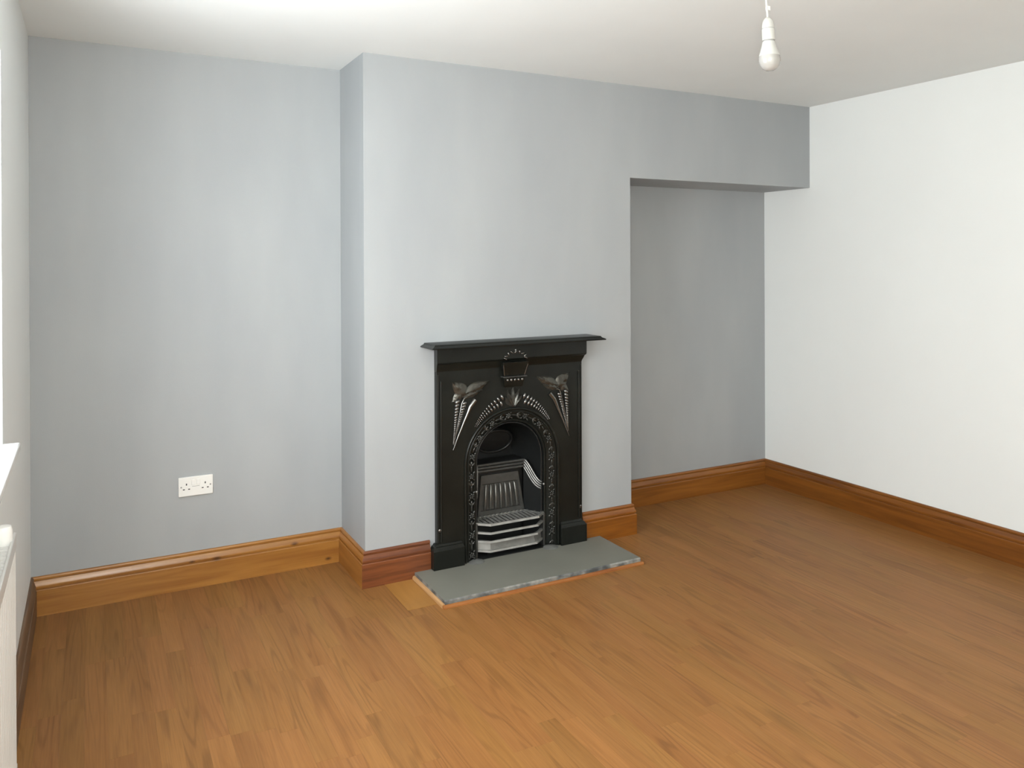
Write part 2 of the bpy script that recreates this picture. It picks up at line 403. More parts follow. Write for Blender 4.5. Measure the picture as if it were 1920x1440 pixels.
o = MB().box(1.392, 1.522, -0.694, F-0.02, 0.0, 0.0012).build('filler_board', MINS, fl_o, smooth=0); o['label'] = 'yellower strip of board let into the floor beside the hearth'

# ------------------------------------------------------------------ skirting boards
prof = [(0, 0), (TK, 0), (TK, 0.1055), (TK-0.002, 0.1085), (TK-0.0075, 0.1095), (TK-0.0075, 0.1130), (TK-0.0035, 0.1145), (TK-0.0025, 0.1185),
        (TK-0.0035, 0.1250), (TK-0.0090, 0.1385), (TK-0.0110, 0.1430), (TK-0.0150, 0.1435), (TK-0.0150, 0.1465), (TK-0.0105, 0.1475), (TK-0.0100, 0.1530), (TK-0.0125, 0.1580), (TK-0.0155, SK), (0, SK)]
def skirting(name, p, q, nrm, ms, me_, mat, label):
    """straight run from p to q; nrm points into the room; ms/me: +1 internal mitre, -1 external, 0 square"""
    P = Vector((*p, 0)); Q = Vector((*q, 0)); n = Vector((*nrm, 0)); d = (Q-P).normalized()
    ra = [P+n*o_+d*(o_*ms)+Vector((0, 0, z)) for o_, z in prof]
    rb = [Q+n*o_-d*(o_*me_)+Vector((0, 0, z)) for o_, z in prof]
    return struct(MB().loft([ra, rb]).build(name, mat, smooth=25), label, 'skirting board')
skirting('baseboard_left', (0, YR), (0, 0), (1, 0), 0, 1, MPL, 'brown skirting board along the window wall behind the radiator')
skirting('baseboard_alcove', (0, 0), (A, 0), (0, -1), 1, 1, MPX, 'long honey pine skirting with dark knots under the socket')
skirting('baseboard_breast_return', (A, 0), (A, F), (-1, 0), 1, -1, MPY, 'short pine skirting on the left side of the chimney breast')
skirting('baseboard_breast_left', (A, F), (1.618, F), (0, -1), -1, 0, MPD, 'dark red-brown skirting between breast corner and fireplace')
skirting('baseboard_breast_right', (2.462, F), (B, F), (0, -1), 0, -1, MPO, 'glossy orange skirting right of the fireplace')
skirting('baseboard_breast_inner', (B, F), (B, 0), (1, 0), -1, 1, MPY, 'skirting on the recess side of the chimney breast')
skirting('baseboard_niche', (B, 0), (W, 0), (0, -1), 1, 1, MPN, 'pine skirting at the back of the right recess')
skirting('baseboard_right', (W, 0), (W, YR), (-1, 0), 1, 0, MPR, 'dark honey skirting along the white right wall')

# ------------------------------------------------------------------ windows
def window(name, axis, lo, hi, z0, z1, plane, inward, label):
    """axis 'y': opening in a wall of constant x; axis 'x': in a wall of constant y"""
    def bx(mb, a0, a1, d0, d1, zz0, zz1):
        return mb.box(d0, d1, a0, a1, zz0, zz1) if axis == 'y' else mb.box(a0, a1, d0, d1, zz0, zz1)
    fr = MB(); d0, d1 = plane, plane+0.06*inward; t = 0.06; mid = (lo+hi)/2
    for a0, a1, b0, b1 in ((lo, lo+t, z0, z1), (hi-t, hi, z0, z1), (lo+t, hi-t, z0, z0+t), (lo+t, hi-t, z1-t, z1), (mid-t/2, mid+t/2, z0+t, z1-t)):
        bx(fr, a0, a1, d0, d1, b0, b1)
    root = struct(fr.build(name, MSILL, bevel=0.004), label, 'window')
    for a0, a1 in ((lo+t, mid-t/2), (mid+t/2, hi-t)):
        bx(MB(), a0-0.003, a1+0.003, plane+0.025*inward, plane+0.031*inward, z0+t-0.003, z1-t+0.003).build('window_pane', MGLASS, root, smooth=0)
    return root
win1 = window('window_1', 'y', WY0, WY1, WZ0, WZ1, -0.115, 1, 'white framed window set in the left wall')
MB().box(-0.115, 0.043, WY0-0.02, WY1+0.012, WZ0-0.025, WZ0).build('window_sill', MSILL, win1, bevel=0.005)

# ------------------------------------------------------------------ cast-iron fireplace
CXF = 2.047; HT = 0.030                                   # centre line, hearth top
fp = empty('fireplace', (CXF, F, HT), 'black cast-iron arched fireplace with carved leaves and mantel shelf', 'fireplace')
K = 0.030                                                 # thickness of the front plate
ZC, RO, RI = 0.485, 0.252, 0.193                          # arch centre height, outer and inner radius
YF = F-K
def arch(r, y, z0=HT, n=28, zc=ZC):
    p = [(CXF-r, y, z0)]
    for i in range(n+1):
        a = math.pi*(1-i/n); p.append((CXF+r*math.cos(a), y, zc+r*math.sin(a)))
    p.append((CXF+r, y, z0)); return p
# front plate, pierced by the arch
X0, X1, ZT = 1.647, 2.447, 1.062
ar = arch(RO, YF); ou = []
for (x, y, z) in ar:
    dx, dz = x-CXF, z-ZC
    if z <= ZC+1e-6: ou.append((X0 if dx < 0 else X1, YF, z))
    else:
        s = min((X1-CXF)/abs(dx) if abs(dx) > 1e-6 else 99, (ZT-ZC)/dz); ou.append((CXF+dx*s, YF, ZC+dz*s))
pl = MB()
fr_ = ar+ou; n = len(ar)
back = [(x, F, z) for x, y, z in fr_]
fs = []
for i in range(n-1):
    fs.append((i, i+1, n+i+1, n+i))
    fs.append((2*n+i, 3*n+i, 3*n+i+1, 2*n+i+1))
    fs.append((i, 2*n+i, 2*n+i+1, i+1)); fs.append((n+i, n+i+1, 3*n+i+1, 3*n+i))
fs.append((0, n, 3*n, 2*n)); fs.append((n-1, 2*n+n-1, 3*n+n-1, n+n-1))
pl.add(fr_+back, fs)
# square corners of the plate lost by the radial strip
for sx in (X0, X1):
    pts_ = sorted([p for p in ou if abs(p[0]-sx) < 1e-6 and p[2] > ZC], key=lambda p: p[2])[-1]
    tops = [p for p in ou if abs(p[2]-ZT) < 1e-6]
    tx = min(tops, key=lambda p: abs(p[0]-sx))
    pl.add([(pts_[0], YF, pts_[2]), (sx, YF, ZT), (tx[0], YF, ZT), (pts_[0], F, pts_[2]), (sx, F, ZT), (tx[0], F, ZT)],
           [(0,1,2),(3,5,4),(0,3,4,1),(1,4,5,2)])
o = pl.build('surround_panel', MIRON, fp, smooth=30)
# bead mouldings up the sides of the plate
for s in (-1, 1):
    x = CXF+s*0.381
    MB().tube([(x, YF-0.001, 0.15), (x, YF-0.001, 0.90)], 0.0055, 8).build('edge_bead', MIRON, fp)
    x = CXF+s*0.395
    MB().tube([(x, YF-0.0, 0.15), (x, YF-0.0, 0.93)], 0.004, 8).build('edge_bead', MIRON, fp)
# frieze with a coved foot, under the shelf
fz = MB(); fd = 0.062
sec = [(0.0, 1.062), (fd, 1.062), (fd, 0.990), (fd-0.004, 0.984), (fd-0.012, 0.980), (K+0.012, 0.966), (K+0.002, 0.952), (K, 0.944), (0.0, 0.944)]
def fscale(d): return 0.401+max(0, (d-K))*0.32
fz.loft([[(CXF-fscale(d), F-d, z) for d, z in sec], [(CXF+fscale(d), F-d, z) for d, z in sec]])
fz.build('frieze', MIRON, fp, smooth=30, bevel=0.0012)
# mantel shelf with moulded edges
sh = MB(); rr = []
for off, z in ((0.014, 1.062), (0.002, 1.0625), (0.0, 1.066), (0.003, 1.069), (0.010, 1.072), (0.017, 1.076), (0.020, 1.081), (0.022, 1.082)):
    xa, xb, yy = 1.577+off, 2.519-off, F-0.150+off
    rr.append([(xa, F, z), (xa, yy, z), (xb, yy, z), (xb, F, z)])
sh.loft(rr).build('mantel_shelf', MIRON, fp, smooth=30)
# plinth feet
for s in (-1, 1):
    xa, xb = (1.619, 1.776) if s < 0 else (2.309, 2.461)
    ft = MB(); rr = []
    for off, z in ((0, HT), (0, 0.118), (0.006, 0.124), (0.010, 0.131), (0.016, 0.134), (0.020, 0.142)):
        oi = off*0.35
        a_, b_ = (xa+off, xb-oi) if s < 0 else (xa+oi, xb-off)
        rr.append([(a_, F, z), (a_, F-0.054+off, z), (b_, F-0.054+off, z), (b_, F, z)])
    ft.loft(rr).build('plinth_foot', MIRON, fp, smooth=30, bevel=0.0012)
# splayed arch band with roll mouldings either side
band = MB(); rings = []
for i in range(7):
    t = i/6; r = RO+(RI-RO)*t; k = K-0.033*t+0.010*math.sin(math.pi*t)
    rings.append(arch(r, F-k))
band.loft(rings, cap=False, closed=False)
band.build('arch_band', MIRON, fp, smooth=60)
MB().tube(arch(RO+0.004, YF-0.002), 0.0065, 8).build('arch_moulding', MIRON, fp, smooth=60)
MB().tube(arch(RO-0.010, YF+0.000), 0.0040, 8).build('arch_moulding', MIRON, fp, smooth=60)
MB().tube(arch(RI+0.002, F-0.002), 0.0070, 8).build('arch_moulding', MIRON, fp, smooth=60)
MB().tube(arch(RI-0.012, F+0.008), 0.0045, 8).build('arch_moulding', MSOOT, fp, smooth=60)
# carved flowers and leaf sprigs climbing the band: two meshes shared by all
random.seed(5)
flw = MB()
for i in range(6):
    a = i*math.pi/3+0.3; rot = Matrix.Rotation(a, 3, 'Y')
    flw.blob(rot @ Vector((0.0088, -0.003, 0)), (0.0068, 0.0050, 0.0048), rot, 7, 4)
flw.blob((0, -0.006, 0), (0.0045, 0.0045, 0.0045), None, 7, 4)
for sx in (-1, 1):
    for sz in (-1, 1):
        rot = Matrix.Rotation(sx*sz*0.7, 3, 'Y')
        flw.blob((sx*0.013, -0.001, sz*0.017), (0.0042, 0.004, 0.0085), rot, 6, 4)
me_f = flw.build('arch_flower', MFLW, None, smooth=60, origin=(0, 0, 0)); fl_mesh = me_f.data; bpy.data.objects.remove(me_f)
spr = MB()
for k_ in range(3):
    rot = Matrix.Rotation((k_-1)*0.75, 3, 'Y')
    spr.blob(rot @ Vector((0, -0.001, 0.010)), (0.0040, 0.0040, 0.0105), rot, 6, 4)
spr.blob((0, -0.001, -0.010), (0.003, 0.003, 0.012), None, 6, 4)
me_s = spr.build('arch_sprig', MFLW, None, smooth=60, origin=(0, 0, 0)); sp_mesh = me_s.data; bpy.data.objects.remove(me_s)
def on_band(s_):
    """arc length from the foot of the left leg -> position, rotation about Y"""
    r = 0.222; Ls = ZC-HT; La = math.pi*r
    if s_ < Ls: return (CXF-r, HT+s_), 0.0
    if s_ < Ls+La:
        a = math.pi-(s_-Ls)/r; return (CXF+r*math.cos(a), ZC+r*math.sin(a)), math.pi/2-(a-math.pi/2)-math.pi/2+0.0
    return (CXF+r, ZC-(s_-Ls-La)), math.pi
tot = 2*(ZC-HT)+math.pi*0.222; nfl = 34
for i in range(nfl):
    s_ = 0.03+(tot-0.06)*i/(nfl-1)
    (x, z), _ = on_band(s_)
    if s_ < ZC-HT: ang = 0
    elif s_ < ZC-HT+math.pi*0.222: ang = (s_-(ZC-HT))/0.222
    else: ang = math.pi
    o = bpy.data.objects.new('arch_flower' if i % 2 == 0 else 'arch_sprig', fl_mesh if i % 2 == 0 else sp_mesh); col.objects.link(o)
    o.parent = fp; o.location = sub((x, F-0.0245, z), (CXF, F, HT))
    o.rotation_euler = (0, ang, 0)
    o.scale = (1.0, 1.25, 1.0) if i % 2 == 0 else (1.25, 1.25, 1.25)
# helper: carved leaf lying on the plate
def leaf(mb, p0, p1, wid, hgt, y0, veins=5, nn=14, mm=8, slant=0.25, blunt=0.75):
    a = Vector((p0[0], 0, p0[1])); b_ = Vector((p1[0], 0, p1[1])); d = b_-a; L = d.length; d.normalize(); pr = Vector((d.z, 0, -d.x))
    vs = []; fs = []
    for i in range(nn+1):
        t = i/nn; wd = wid*max(0.02, math.sin(math.pi*min(1, (t*0.97+0.03))**blunt))
        for j in range(mm+1):
            s_ = -1+2*j/mm
            out = hgt*(1-s_*s_)**0.8*(0.35+0.65*math.sin(math.pi*(0.15+0.8*t)))
            out *= 1-0.35*max(0, math.sin(2*math.pi*veins*(t-slant*abs(s_))))
            out += hgt*0.25*max(0, 1-abs(s_)*5)
            q = a+d*(L*t)+pr*(s_*wd); vs.append((q.x, y0+0.0015-out, q.z))
    for i in range(nn):
        for j in range(mm):
            p = i*(mm+1)+j; fs.append((p, p+1, p+mm+2, p+mm+1))
    mb.add(vs, fs); return mb
def twist(mb, p0, p1, w0, w1, y0, cnt, lean=0.7):
    a = Vector((p0[0], 0, p0[1])); b_ = Vector((p1[0], 0, p1[1])); d = b_-a; ang = math.atan2(d.x, d.z)
    t = 0.0; i = 0
    while t < 1 and i < cnt*3:
        wv = w0+(w1-w0)*t; q = a+d*t
        rot = Matrix.Rotation(ang+lean, 3, 'Y')
        mb.blob((q.x, y0-wv*0.35, q.z), (wv, wv*0.8, wv*0.55), rot, 7, 4)
        t += wv*0.95/d.length; i += 1
    return mb
for s in (-1, 1):
    X = lambda u: CXF+s*u
    c1 = MB(); leaf(c1, (X(0.245), 0.822), (X(0.325), 0.895), 0.036, 0.012, YF, 3).build('carved_leaf', MLEAF, fp, smooth=70)
    c1 = MB(); leaf(c1, (X(0.255), 0.835), (X(0.126), 0.888), 0.029, 0.014, YF, 4).build('carved_leaf', MLEAF, fp, smooth=70)
    c1 = MB(); leaf(c1, (X(0.262), 0.818), (X(0.160), 0.848), 0.021, 0.013, YF, 4).build('carved_leaf', MLEAF, fp, smooth=70)
    c1 = MB(); leaf(c1, (X(0.270), 0.838), (X(0.326), 0.795), 0.024, 0.011, YF, 3).build('carved_leaf', MLEAF, fp, smooth=70)
    twist(MB(), (X(0.300), 0.800), (X(0.318), 0.600), 0.018, 0.003, YF, 22, 0.7*s).build('twisted_tendril', MIRON2, fp, smooth=70)
    twist(MB(), (X(0.262), 0.790), (X(0.312), 0.618), 0.016, 0.003, YF, 22, 0.7*s).build('twisted_tendril', MIRON2, fp, smooth=70)
    st = [(X(u), YF-0.004, z) for u, z in ((0.240, 0.822), (0.262, 0.812), (0.274, 0.790), (0.290, 0.720), (0.308, 0.640), (0.316, 0.600))]
    MB().tube(st, [0.0035, 0.004, 0.004, 0.0038, 0.003, 0.002], 7).build('carved_stem', MIRON2, fp, smooth=70)
    st = [(X(u), YF-0.004, z) for u, z in ((0.205, 0.800), (0.232, 0.770), (0.262, 0.705), (0.296, 0.632), (0.320, 0.574))]
    MB().tube(st, [0.013, 0.0115, 0.0065, 0.0042, 0.0022], 7).build('carved_blade', MIRON2, fp, smooth=70)
    # beaded crest running down either side of the acanthus
    cr_ = MB()
    for row in (0, 1):
        a = math.radians(13 if row == 0 else 11); i = 0
        while a < math.radians(48):
            t = (a-math.radians(11))/math.radians(37); sz = 0.0165*(1-t)+0.004*t
            rr_ = 0.269+row*(0.027*(1-t)+0.008*t)+0.024*(1-t)
            q = (CXF+s*rr_*math.sin(a), YF-0.003, ZC+rr_*math.cos(a))
            cr_.blob(q, (sz*0.5, sz*0.7, sz*1.05), Matrix.Rotation(s*a*0.5+0.25*s, 3, 'Y'), 7, 4)
            a += sz*1.35/rr_; i += 1
    cr_.build('bead_crest', MIRON2, fp, smooth=70)
# acanthus at the crown of the arch
ac = MB()
for a, L_, wv in ((-0.75, 0.075, 0.014), (-0.38, 0.088, 0.014), (0.38, 0.088, 0.014), (0.75, 0.075, 0.014), (0.0, 0.098, 0.015)):
    leaf(ac, (CXF+math.sin(a)*0.010, 0.752), (CXF+math.sin(a)*L_, 0.752+math.cos(a)*L_), wv, 0.014, YF-0.002, 1, 10, 6)
ac.build('acanthus_leaf', MLEAF, fp, smooth=70)
# keystone: tapered cup, cornice and bead row, with a wreath on the frieze above
ks = MB()
rg = []
for hw, dd, z in ((0.050, 0.040, 0.848), (0.052, 0.046, 0.862), (0.056, 0.050, 0.878), (0.058, 0.052, 0.895)):
    rg.append([(CXF-hw, YF+0.01, z), (CXF-hw, F-dd, z), (CXF+hw, F-dd, z), (CXF+hw, YF+0.01, z)])
kso = ks.loft(rg).build('keystone', MIRON, fp, smooth=30, bevel=0.002)
MB().box(CXF-0.066, CXF+0.066, F-0.060, YF+0.01, 0.896, 0.903).build('keystone_cornice', MPANEL, kso, bevel=0.002)
for i in range(5):
    MB().blob((CXF-0.040+0.020*i, F-0.0535, 0.884), (0.0070, 0.006, 0.0078), None, 10, 6).build('keystone_bead', MIRON2, kso, smooth=70)
cu = MB(); rg = []
for hw, dd, z in ((0.054, 0.050, 0.903), (0.058, 0.054, 0.925), (0.066, 0.062, 0.955), (0.070, 0.068, 0.972)):
    rg.append([(CXF-hw, YF+0.01, z), (CXF-hw, F-dd, z), (CXF+hw, F-dd, z), (CXF+hw, YF+0.01, z)])
cuo = cu.loft(rg).build('keystone_cup', MIRON, fp, smooth=30, bevel=0.002)
for s in (-1, 1):
    MB().tube([(CXF+s*0.055, F-0.0505, 0.905), (CXF+s*0.067, F-0.0635, 0.960)], 0.0028, 7).build('keystone_edge', MIRON2, cuo)
wr = MB()
for i in range(9):
    a = math.pi*i/8; rot = Matrix.Rotation(math.pi/2-a+0.5*(-1)**i, 3, 'Y')
    wr.blob((CXF+0.056*math.cos(a), F-fd-0.001, 0.990+0.032*math.sin(a)), (0.0050, 0.0045, 0.0105), rot, 7, 4)
wr.blob((CXF, F-fd-0.001, 1.028), (0.005, 0.004, 0.013), None, 7, 4)
wr.build('frieze_wreath', MIRON2, fp, smooth=70)

# firebox: arched liner, back, hood ring
lin = MB(); rings = []
for k, r in ((0.0, RI-0.004), (-0.03, RI-0.006), (-0.10, RI-0.022), (-0.17, RI-0.040), (-0.215, RI-0.075)):
    rings.append(arch(r, F-k, HT))
lin.loft(rings, cap=False, closed=False)
bk = arch(RI-0.075, F+0.215, HT); lin.add(bk, [tuple(range(len(bk)))])
lin.build('firebox_liner', MSOOT, fp, smooth=40)
ring = []
for i in range(24):
    a = 2*math.pi*i/24; ring.append((CXF-0.01+0.098*math.cos(a), F+0.150-0.025*math.sin(a), 0.545+0.060*math.sin(a)))
MB().tube(ring, 0.007, 8, closed=True).build('hood_ring', MSOOT, fp, smooth=70)
dp = [(CXF-0.01+(p[0]-CXF+0.01)*0.97, p[1]+0.006, 0.545+(p[2]-0.545)*0.97) for p in ring]
MB().loft([dp, [(x, y+0.006, z) for x, y, z in dp]]).build('hood_flap', MSOOT, fp, smooth=30)
# cheeks, moulded top running from the back down to the front in an S
KB = 0.100; XB = 0.131
def ztop(t): s_ = max(0, min(1, (t-0.02)/0.96)); return 0.452-0.098*(s_*s_*(3-2*s_))
for s in (-1, 1):
    ck = MB(); tp = []; bt = []
    for i in range(13):
        t = i/12; x = CXF+s*(XB+(RI-0.010-XB)*t); y = F+KB*(1-t)+0.004
        tp.append((x, y, ztop(t))); bt.append((x, y, HT+0.002))
    th = [(x+s*0.006, y+0.005, z) for x, y, z in tp]; tb = [(x+s*0.006, y+0.005, z) for x, y, z in bt]
    ck.loft([bt, tp, th, tb], cap=False, closed=False)
    cko = ck.build('firebox_cheek', MSOOT, fp, smooth=40)
    for q in range(4):
        path = []
        for i_, (x, y, z) in enumerate(tp):
            pa_, pb_ = Vector(tp[max(0, i_-1)]), Vector(tp[min(len(tp)-1, i_+1)]); tg = (pb_-pa_).normalized()
            hz = Vector((tg.x, tg.y, 0)); hl = hz.length; off_ = 0.004+0.0115*q      # step square to the curve, within the cheek
            d_ = (hz/hl)*tg.z*off_ + Vector((0, 0, -hl*off_))
            path.append((x-s*0.0015+d_.x, y-0.002+d_.y, z+d_.z))
        MB().tube(path, 0.0036, 7).build('cheek_reed', MSTEEL, cko, smooth=70)
    MB().blob((CXF+s*(RI-0.006), F-0.006, 0.352 if s < 0 else 0.340), (0.006, 0.006, 0.006), None, 8, 5).build('rivet', MSTEEL, fp, smooth=70)
lg = MB(); lg.box(CXF-XB, CXF+XB, F+KB, F+0.20, 0.436, 0.452).build('firebox_ledge', MSOOT, fp)
for q in range(3):
    z = 0.446-0.0155*q
    MB().tube([(CXF-XB, F+KB-0.002, z), (CXF+XB, F+KB-0.002, z)], 0.0072, 8).build('back_reed', MPANEL, fp, smooth=70)
# fireback with raised frame and seven ribs
def tp_(u, v, out=0.0):
    """u -1..1 across, v 0..1 up the trapezoid panel"""
    hw = 0.131+(0.104-0.131)*v; return (CXF+u*hw+0.002*v, F+KB+0.004+0.020*v-out, 0.196+(0.388-0.196)*v)
MB().box(CXF-XB-0.004, CXF+XB+0.004, F+KB+0.028, F+KB+0.036, HT, 0.445).build('firebox_back', MSOOT, fp)
pn = MB()
outer = [tp_(-1, 0), tp_(1, 0), tp_(1, 1), tp_(-1, 1)]
ob = [(x, y+0.02, z) for x, y, z in outer]
ofr = [tp_(-1, 0, 0.008), tp_(1, 0, 0.008), tp_(1, 1, 0.008), tp_(-1, 1, 0.008)]
inn = [tp_(-0.90, 0.10, 0.008), tp_(0.90, 0.10, 0.008), tp_(0.90, 0.78, 0.008), tp_(-0.90, 0.78, 0.008)]
ind = [tp_(-0.86, 0.12, 0.001), tp_(0.86, 0.12, 0.001), tp_(0.86, 0.75, 0.001), tp_(-0.86, 0.75, 0.001)]
pn.loft([ob, outer, ofr, inn, ind]); pno = pn.build('fireback_panel', MPANEL, fp, smooth=30)
for i in range(7):
    u = -0.72+1.44*i/6
    pth = [tp_(u, 0.13, 0.003), tp_(u, 0.16, 0.008), tp_(u*1.0, 0.45, 0.009), tp_(u, 0.70, 0.008), tp_(u, 0.745, 0.003)]
    MB().tube(pth, [0.004, 0.0062, 0.0062, 0.0058, 0.003], 8).build('fireback_rib', MRIB, pno, smooth=70)
# basket: bars bent in plan, ash cover, slatted bottom grate
def plan(out, k0, k1, hw0, hw1):
    return [(CXF-hw0, F-k0), (CXF-hw1, F-k1-out), (CXF+hw1, F-k1-out), (CXF+hw0, F-k0)]
def bar(z0, z1, shr, dep, slope, name, mat):
    o1 = plan(0, 0.0, 0.052-shr, 0.192-shr*0.8, 0.134-shr*0.5)
    o2 = plan(-slope, 0.0, 0.052-shr, 0.192-shr*0.8, 0.134-shr*0.5)
    i2 = [(CXF+(x-CXF)*0.93, y+dep) for x, y in o1]
    i2[0] = (i2[0][0], F+0.012); i2[3] = (i2[3][0], F+0.012)
    lo = [(x, y, z0) for x, y in o1]; hi = [(x, y, z1) for x, y in o2]
    li = [(x, y, z0) for x, y in i2]; hi_ = [(x, y, z1) for x, y in i2]
    return MB().loft([lo, hi, hi_, li, lo], cap=False, closed=False).add(
        [lo[0], hi[0], hi_[0], li[0], lo[3], hi[3], hi_[3], li[3]], [(0,1,2,3), (4,7,6,5)]).build(name, mat, fp, smooth=20, bevel=0.0012)
bar(0.190, 0.200, 0.0, 0.012, 0.004, 'basket_rim', MSTEEL)
bar(0.148, 0.157, 0.004, 0.010, 0.004, 'basket_bar', MSTEEL)
bar(0.106, 0.115, 0.007, 0.010, 0.004, 'basket_bar', MSTEEL)
bar(0.060, 0.069, 0.010, 0.010, 0.003, 'basket_bar', MSTEEL)
ac_ = MB()
o1 = plan(0, -0.002, 0.030, 0.178, 0.124); o2 = plan(0, -0.010, 0.018, 0.178, 0.120)
ac_.loft([[(x, y, 0.062) for x, y in o1], [(x, y, 0.106) for x, y in o2], [(x, y+0.006, 0.106) for x, y in o2], [(x, y+0.006, 0.062) for x, y in o1]], cap=False, closed=False)
ac_.build('ash_cover', MASH, fp, smooth=20)
for s in (-1, 1):
    MB().box(CXF+s*0.182, CXF+s*0.192, F-0.010, F+0.004, HT, 0.196).build('basket_post', MPANEL, fp, bevel=0.002)
# grate: slats from the fireback to the rim
ng = 15
for i in range(ng):
    x = CXF-0.158+0.316*i/(ng-1); u = abs(x-CXF)
    yf = F-0.036 if u < 0.128 else F-0.036+(u-0.128)/0.058*0.046
    yb = F+KB-0.006 if u < 0.128 else F+KB-0.006-(u-0.128)/0.05*0.085
    if yb-yf < 0.02: yb = yf+0.02
    MB().box(x-0.0050, x+0.0050, yf, yb, 0.190, 0.197).build('grate_slat', MSTEEL, fp, bevel=0.001)
MB().tube([(CXF-0.128, F+KB-0.008, 0.190), (CXF+0.128, F+KB-0.008, 0.190)], 0.005, 6).build('grate_rail', MSTEEL, fp)
for s in (-1, 1):
    MB().tube([(CXF+s*0.128, F+KB-0.008, 0.190), (CXF+s*0.182, F+0.004, 0.190)], 0.005, 6).build('grate_rail', MSTEEL, fp)
MB().box(CXF-0.235, CXF+0.235, F-0.0300, F+0.21, HT, HT+0.003).build('firebox_floor', MSOOT, fp)
MB().box(CXF-0.12, CXF+0.12, F+0.01, F+0.09, HT+0.003, 0.05).build('ash_pan', MSOOT, fp)
# fixing bolt low on the left side, and the cement skim at the foot of the arch legs
for s in (-1, 1):
    MB().lathe((CXF+s*0.388, YF, 0.205), [(0.0085, 0.002), (0.0085, -0.004), (0.006, -0.006), (0.002, -0.0065)], 14, 'y').build('fixing_bolt', MIRON2, fp)
    cm = MB(); cm.blob((CXF+s*0.205, F-0.040, HT), (0.042, 0.036, 0.007), None, 14, 6); cm.v = [(x, y, max(z, HT)) for x, y, z in cm.v]
    o = cm.build('cement_skim', MCEM, fp, smooth=60); o['label'] = 'rough grey cement at the foot of the arch'

# ------------------------------------------------------------------ hearth
he = empty('hearth', (2.03, -0.59, 0.0), 'grey slate hearth slab with chipped front edge and wooden lipping', 'hearth')
HX0, HX1, HY0, HY1 = 1.537, 2.560, -0.742, F-0.0225
random.seed(3)
nseg = 60; top = []; mid = []; bot = []
for i in range(nseg+1):
    x = HX0+(HX1-HX0)*i/nseg
    j = 0.0 if i in (0, nseg) else random.uniform(-0.0022, 0.0016)
    top.append((x, HY0+0.003+j*0.6, HT)); mid.append((x, HY0-0.001-j, HT-0.005+j*0.5)); bot.append((x, HY0-0.001+j*0.5, 0.0))
sl = MB()
fs = []; n = nseg+1
vs = top+mid+bot+[(HX0, HY1, HT), (HX1, HY1, HT), (HX0, HY1, 0), (HX1, HY1, 0)]
b0 = 3*n
sl.add(vs, [tuple(range(n))+(b0+1, b0)], 0)
sl.add([], [], 0)
sl.f += [(i, n+i, n+i+1, i+1) for i in range(nseg)]+[(n+i, 2*n+i, 2*n+i+1, n+i+1) for i in range(nseg)]; sl.mi += [1]*(2*nseg)
sl.f += [(0, b0, b0+2, 2*n, n), (nseg, n+nseg, 2*n+nseg, b0+3, b0+1), (b0, b0+1, b0+3, b0+2)]; sl.mi += [1, 1, 0]
sl.build('slate_slab', [MSLATE, MEDGE], he, smooth=0)
def strip(p0, p1, w_, h_, side, mat, name):
    a = Vector((*p0, 0)); b_ = Vector((*p1, 0)); d = (b_-a).normalized(); nr = Vector((side[0], side[1], 0))
    pr = [(0, 0), (w_, 0), (w_, h_*0.45), (w_*0.75, h_*0.85), (w_*0.45, h_), (0, h_)]
    return MB().loft([[a+nr*u-d*0.0+Vector((0, 0, z)) for u, z in pr], [b_+nr*u+Vector((0, 0, z)) for u, z in pr]]).build(name, mat, he, smooth=30)
strip((HX0-0.010, HY0-0.003), (HX1+0.010, HY0-0.003), 0.012, 0.013, (0, -1), MLIP, 'front_lipping')
strip((HX0, HY0-0.002), (HX0, HY1+0.0), 0.012, 0.016, (-1, 0), MLIPP, 'side_lipping')
strip((HX1, HY1), (HX1, HY0-0.002), 0.010, 0.013, (1, 0), MLIP, 'side_lipping')

# ------------------------------------------------------------------ double socket
so = empty('wall_socket', (0.639, 0.0, 0.412), 'white double plug socket on the grey alcove wall', 'socket')
SX, SZ = 0.639, 0.455
spl = MB().box(SX-0.073, SX+0.073, -0.0095, 0, SZ-0.043, SZ+0.043).build('socket_plate', MPLAST, so, bevel=0.0025, segs=3)
for s in (-1, 1):
    cx = SX+s*0.0395
    sw = MB().box(SX+s*0.0105-0.0075, SX+s*0.0105+0.0075, -0.0125, -0.009, SZ+0.006, SZ+0.030).build('rocker_switch', MPLAST, so, bevel=0.0012)
    for dx, dz, hw, hh in ((0, 0.0105, 0.0024, 0.0043), (-0.011, -0.0115, 0.0040, 0.0022), (0.011, -0.0115, 0.0040, 0.0022)):
        MB().box(cx+dx-hw, cx+dx+hw, -0.0098, -0.008, SZ+dz-hh, SZ+dz+hh).build('pin_hole', MHOLE, spl, smooth=0)
    MB().lathe((SX+s*0.0615, -0.0093, SZ), [(0.0034, 0.0), (0.0034, -0.0012), (0.0020, -0.0016)], 12, 'y').build('screw_head', MGAP, spl)
MB().box(SX-0.016, SX+0.016, -0.0099, -0.009, SZ-0.0012, SZ+0.0004).build('switch_gap', MGAP, spl, smooth=0)

